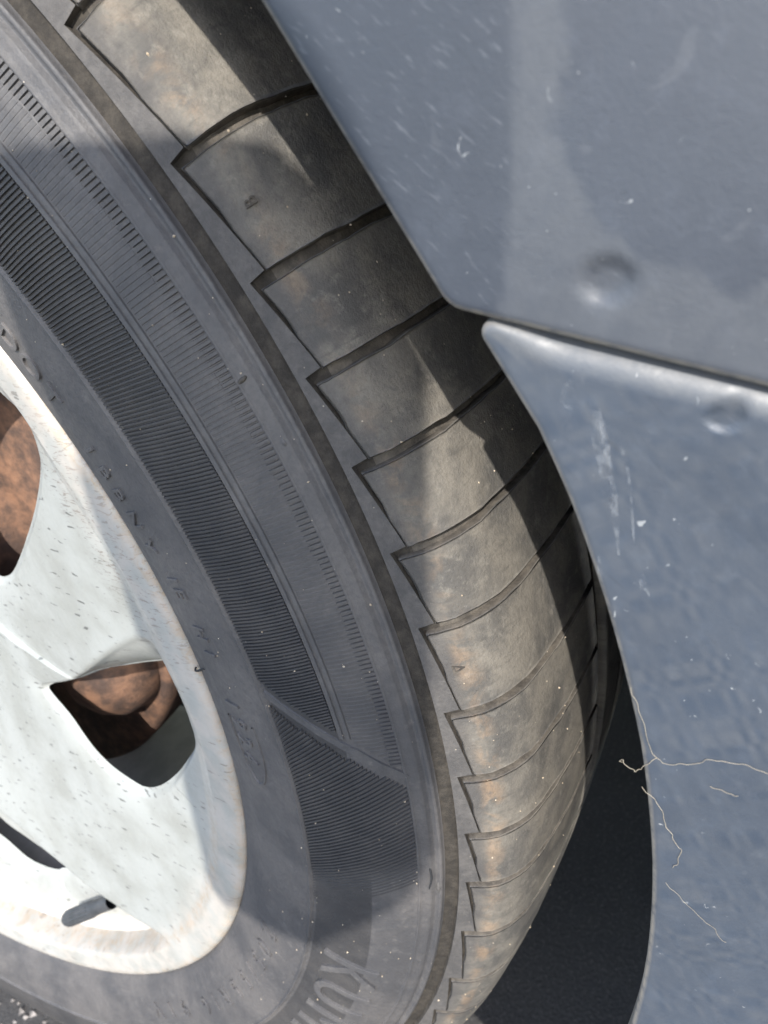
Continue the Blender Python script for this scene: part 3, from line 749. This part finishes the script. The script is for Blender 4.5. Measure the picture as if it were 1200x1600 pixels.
# lower skin: seam edge with a wide round-over, small corner, arch edge, bottom lip
cor2 = np.array([.3415, -.0109]); sd2 = np.array([.374-.3416, -.0347+.0104]); sd2 /= np.linalg.norm(sd2)
seam_l = np.array([cor2+sd2*t for t in (.25, .14, .08, .04, .02, .0)])
aa = np.arange(-3, -60, -1.0)
arch_l = polar(np.interp(-aa, [2, 4, 7, 10, 15, 20, 25, 29, 34, 60], [.3428, .3440, .3450, .3452, .3452, .3444, .3432, .3420, .3415, .343]), aa)
arch_l = np.vstack([arch_l, [(.20, -.318), (.26, -.345), (.40, -.40)]])
fl2 = fillet(seam_l[2], cor2, arch_l[3], .0020)
O_l = resample(np.vstack([seam_l[:-1], fl2, arch_l[2:]]), .0007)
kc2 = np.argmin(np.linalg.norm(O_l-cor2, axis=1))
def far_target_l(O, kc):
    n = len(O); T = np.zeros_like(O); A, B, D_ = np.array([.57, -.24]), np.array([.46, -.30]), np.array([.34, -.44])
    for i in range(n):
        T[i] = A+(B-A)*i/kc if i <= kc else B+(D_-B)*(i-kc)/(n-1-kc)
    return T
T_l = far_target_l(O_l, kc2)
ii = np.arange(len(O_l))
R_l = .0016+.0032*sstep(kc2-3, kc2-20, ii)
def mask_l(P, D, Xr, Rv):
    arch = sstep(kc2-6, kc2+6, ii)[:, None]
    wob = noise1(P[..., 0]*900, 14)*noise1(P[..., 1]*700, 18)
    return np.stack([edge_mask(Xr, Rv, .2, .8, D)*(.25+.75*arch), np.clip(np.clip(.25+.35*wob, 0, 1)+.25*sstep(.0025, .0, D)*arch+(1-arch)*1.0*sstep(.0052, .0020, D), 0, 1), dentm(P), np.ones_like(D)], -1)  # seam lip paled to paint its highlight in along with the dust
bumper = panel('bumper', O_l, T_l, 1, M_LO, .0012, 1.1, -.0004, mask_l, Rarr=R_l)
tag(bumper, 'blue-grey dusty plastic bumper corner below the seam')
# dirt packed in the seam
sl_ = np.array([(cor+cor2)/2+seam_dir*t+np.array([.0004, .0003]) for t in np.linspace(.004, .12, 60)])
perp = np.array([seam_dir[1], -seam_dir[0]])
V = []
for i, p in enumerate(sl_):
    w_ = .0016
    for k, o in enumerate((-1.2, -.5, .1, .6, 1.2)):
        q = p-perp*o*w_*-1
        V.append((XP-.0034-1.0*(i*.002)**2+.0010*noise1(i*.9+k*3.1, 2+k)+(.0009 if i % 7 < 3 else 0), q[0], q[1]))
build('seam_dirt', np.array(V), gridfaces(len(sl_), 5), M_DIRT, body, CB, smooth=False)
# scuff marks rubbed into the bumper skin
def scuff_mat():
    m = Mat('pale_scuff'); v = m.coord('Object', (1, 1, 1)); n1 = m.noise(v, 900, 4, .7); n2 = m.noise(v, 300, 3, .6)
    tr = m.node('ShaderNodeBsdfTransparent'); mx = m.node('ShaderNodeMixShader')
    m.done((.30, .32, .345), .8)
    m.link(m.ramp(m.math('ADD', m.math('MULTIPLY', n1, .6), m.math('MULTIPLY', n2, .5)), .46, .72, 0, .28), mx.inputs[0])
    m.link(tr.outputs[0], mx.inputs[1]); m.link(m.b.outputs[0], mx.inputs[2]); m.link(mx.outputs[0], m.n['Material Output'].inputs[0])
    return m.m
M_SCUFF = scuff_mat()
def skin_x(y, z, xo=-.0004):
    i = np.argmin(np.linalg.norm(O_l-np.array([y, z]), axis=1)); d = np.linalg.norm(O_l[i]-np.array([y, z]))
    return XP-1.1*d*d+xo
def scuff(path, w):
    p = crom(path, 10); n = len(p); d = np.gradient(p, axis=0); d /= np.linalg.norm(d, axis=1)[:, None]; q = np.stack([-d[:, 1], d[:, 0]], 1)
    V = []
    for i in range(n):
        ww = w*(.25+.75*math.sin(math.pi*min(1, (i+1)/(n+1))))*(1+.3*noise1(i*.7, 5))
        for o in (-.5, 0, .5):
            a = p[i]+q[i]*ww*o; V.append((skin_x(*a)+.00012, a[0], a[1]))
    build('scuff_mark', np.array(V), gridfaces(n, 3), M_SCUFF, bumper, CB)
scuff([(.3529, -.0302), (.351, -.0377), (.3484, -.0455), (.3459, -.0527)], .0011)
scuff([(.3522, -.0303), (.350, -.0385), (.3478, -.0450)], .0022)
scuff([(.3518, -.0248), (.3494, -.0264), (.3489, -.0279), (.3500, -.0296)], .0009)
scuff([(.3540, -.0330), (.3525, -.0410), (.3490, -.0510)], .0005)
scuff([(.3480, -.0565), (.3470, -.0590), (.3462, -.0610)], .0010)
scuff([(.3430, -.0520), (.3415, -.0560)], .0007)
# dark liner inside the arch and the underbody
tl = np.arange(-30, 200, 4.0); xs = np.array([.0085, -.03, -.10, -.20, -.26])
rl = np.array([.352, .362, .372, .375, .375])
build('arch_liner', np.stack([np.broadcast_to(xs, (len(tl), 5)), rl*np.cos(np.radians(tl))[:, None], rl*np.sin(np.radians(tl))[:, None]], -1).reshape(-1, 3), gridfaces(len(tl), 5), M_DARK, body, CB)
def box(name, lo, hi, mat, bev=.01):
    bm = bmesh.new(); bmesh.ops.create_cube(bm, size=1)
    for v in bm.verts: v.co = Vector([lo[i]+(v.co[i]+.5)*(hi[i]-lo[i]) for i in range(3)])-Vector(CB)
    bmesh.ops.bevel(bm, geom=bm.edges[:], offset=bev, segments=2, affect='EDGES', profile=.5)
    me = bpy.data.meshes.new(name); bm.to_mesh(me); bm.free(); me.materials.append(mat)
    o = bpy.data.objects.new(name, me); C.objects.link(o); o.parent = body; return o
box('underbody', (-1.55, -.50, .20), (-.27, .80, .30), M_DARK)
box('underbody', (-1.50, .46, .09), (-.06, .85, .24), M_DARK)
box('engine_bay', (-1.5, -.5, .31), (-.28, .80, .95), M_DARK)
# rounded brake caliper hugging the disc
cp = []
n1_, n2_ = 16, 12
for i in range(n1_):
    a = math.radians(-62+26*i/(n1_-1)); e_ = math.sin(math.pi*min(max((i+.35)/(n1_-.3), 0), 1))**.4
    for j in range(n2_):
        q = 2*math.pi*j/n2_; r0 = .112+.026*e_*math.cos(q); x0 = -.058+.022*e_*math.sin(q)
        cp.append((x0, r0*math.cos(a), r0*math.sin(a)))
cf = [(i*n2_+j, i*n2_+(j+1) % n2_, (i+1)*n2_+(j+1) % n2_, (i+1)*n2_+j) for i in range(n1_-1) for j in range(n2_)]
build('brake_caliper', np.array(cp), cf, M_RUST, body, CB)

# ------------------------------------------------------------------ loose fibres caught on the bumper skin
def fibre(pts, rad, label, lift=.0003):
    p3 = []
    for i, (y, z, *dx) in enumerate(pts): p3.append((skin_x(y, z)+lift+(dx[0] if dx else 0), y, z))
    p3 = crom(np.array(p3), 6)
    p3 = p3+np.stack([.00005*noise1(np.arange(len(p3))*.8, 3), .00035*noise1(np.arange(len(p3))*.55, 7), .00035*noise1(np.arange(len(p3))*.6, 9)], 1)*np.minimum(1, np.arange(len(p3))/3)[:, None]
    b = W(p3[:1])[0]
    o = tube('fibre', p3, rad*.5, M_THREAD, None, tuple(b), 5, 3); o.location = b
    return tag(o, label, 'fibre', 'pale fibres stuck to the bumper')
fibre([(.3375, -.0765), (.3366, -.0825), (.3356, -.0916), (.3388, -.0933), (.3442, -.093), (.3479, -.094), (.3519, -.0966)], .00010, 'longest pale hair-like fibre running across the blue-grey bumper from its arch edge')
fibre([(.3304, -.0978), (.3315, -.1027), (.3309, -.1085), (.3311, -.1133), (.3279, -.1178)], .00011, 'pale curly fibre with a hooked end stuck beside the bumper arch edge')
fibre([(.3356, -.0916), (.3321, -.0934), (.3305, -.0941), (.3288, -.0925, -.001), (.3275, -.0938, -.002)], .00012, 'short pale fibre hanging over the bumper arch edge')
fibre([(.3250, -.1215), (.3265, -.1270), (.3290, -.1330), (.3300, -.1375)], .00007, 'thin faint straight fibre low on the bumper below the hooked one')
fibre([(.3420, -.1370), (.3440, -.1390), (.3465, -.1405), (.3490, -.1435)], .00009, 'short white fibre near the bumper foot, away from the arch edge')
fibre([(.3420, -.0985), (.3440, -.1000), (.3455, -.1010)], .00010, 'tiny pale fibre lying just under the longest one')

# ------------------------------------------------------------------ unseen phone slab set back towards the sun, outline trimmed to cast the sidewall shadow
def ph(a, b, d): return CAM+RI*a+DN*b+FW*d+.18*np.array([0.705, 0.541, 0.458])
out = [(-.0390, -.0935), (-.0960, -.0945), (-.1020, -.0890), (-.1030, -.0200), (-.1030, .0800), (-.0960, .0900), (-.0560, .0910), (-.0390, .0780), (-.0230, .0660), (-.0145, .0500), (-.0130, -.0590), (-.0195, -.0730), (-.0236, -.0795), (-.0315, -.0885)]
V = [ph(a, b, -.004) for a, b in out]+[ph(a, b, -.0045+0) if 0 else ph(a, b, -.0125) for a, b in out]
n = len(out); F = [tuple(range(n)), tuple(range(2*n-1, n-1, -1))]+[(i, n+i, n+(i+1) % n, (i+1) % n) for i in range(n)]
pb = W([ph(-.06, .09, -.008)])[0]
phone = build('unseen_phone', np.array(V), F, M_DARK, None, pb, smooth=False); phone.location = pb
tag(phone, 'dark phone slab floating unseen behind the camera, shaped to shade the sidewall', 'unseen_phone')
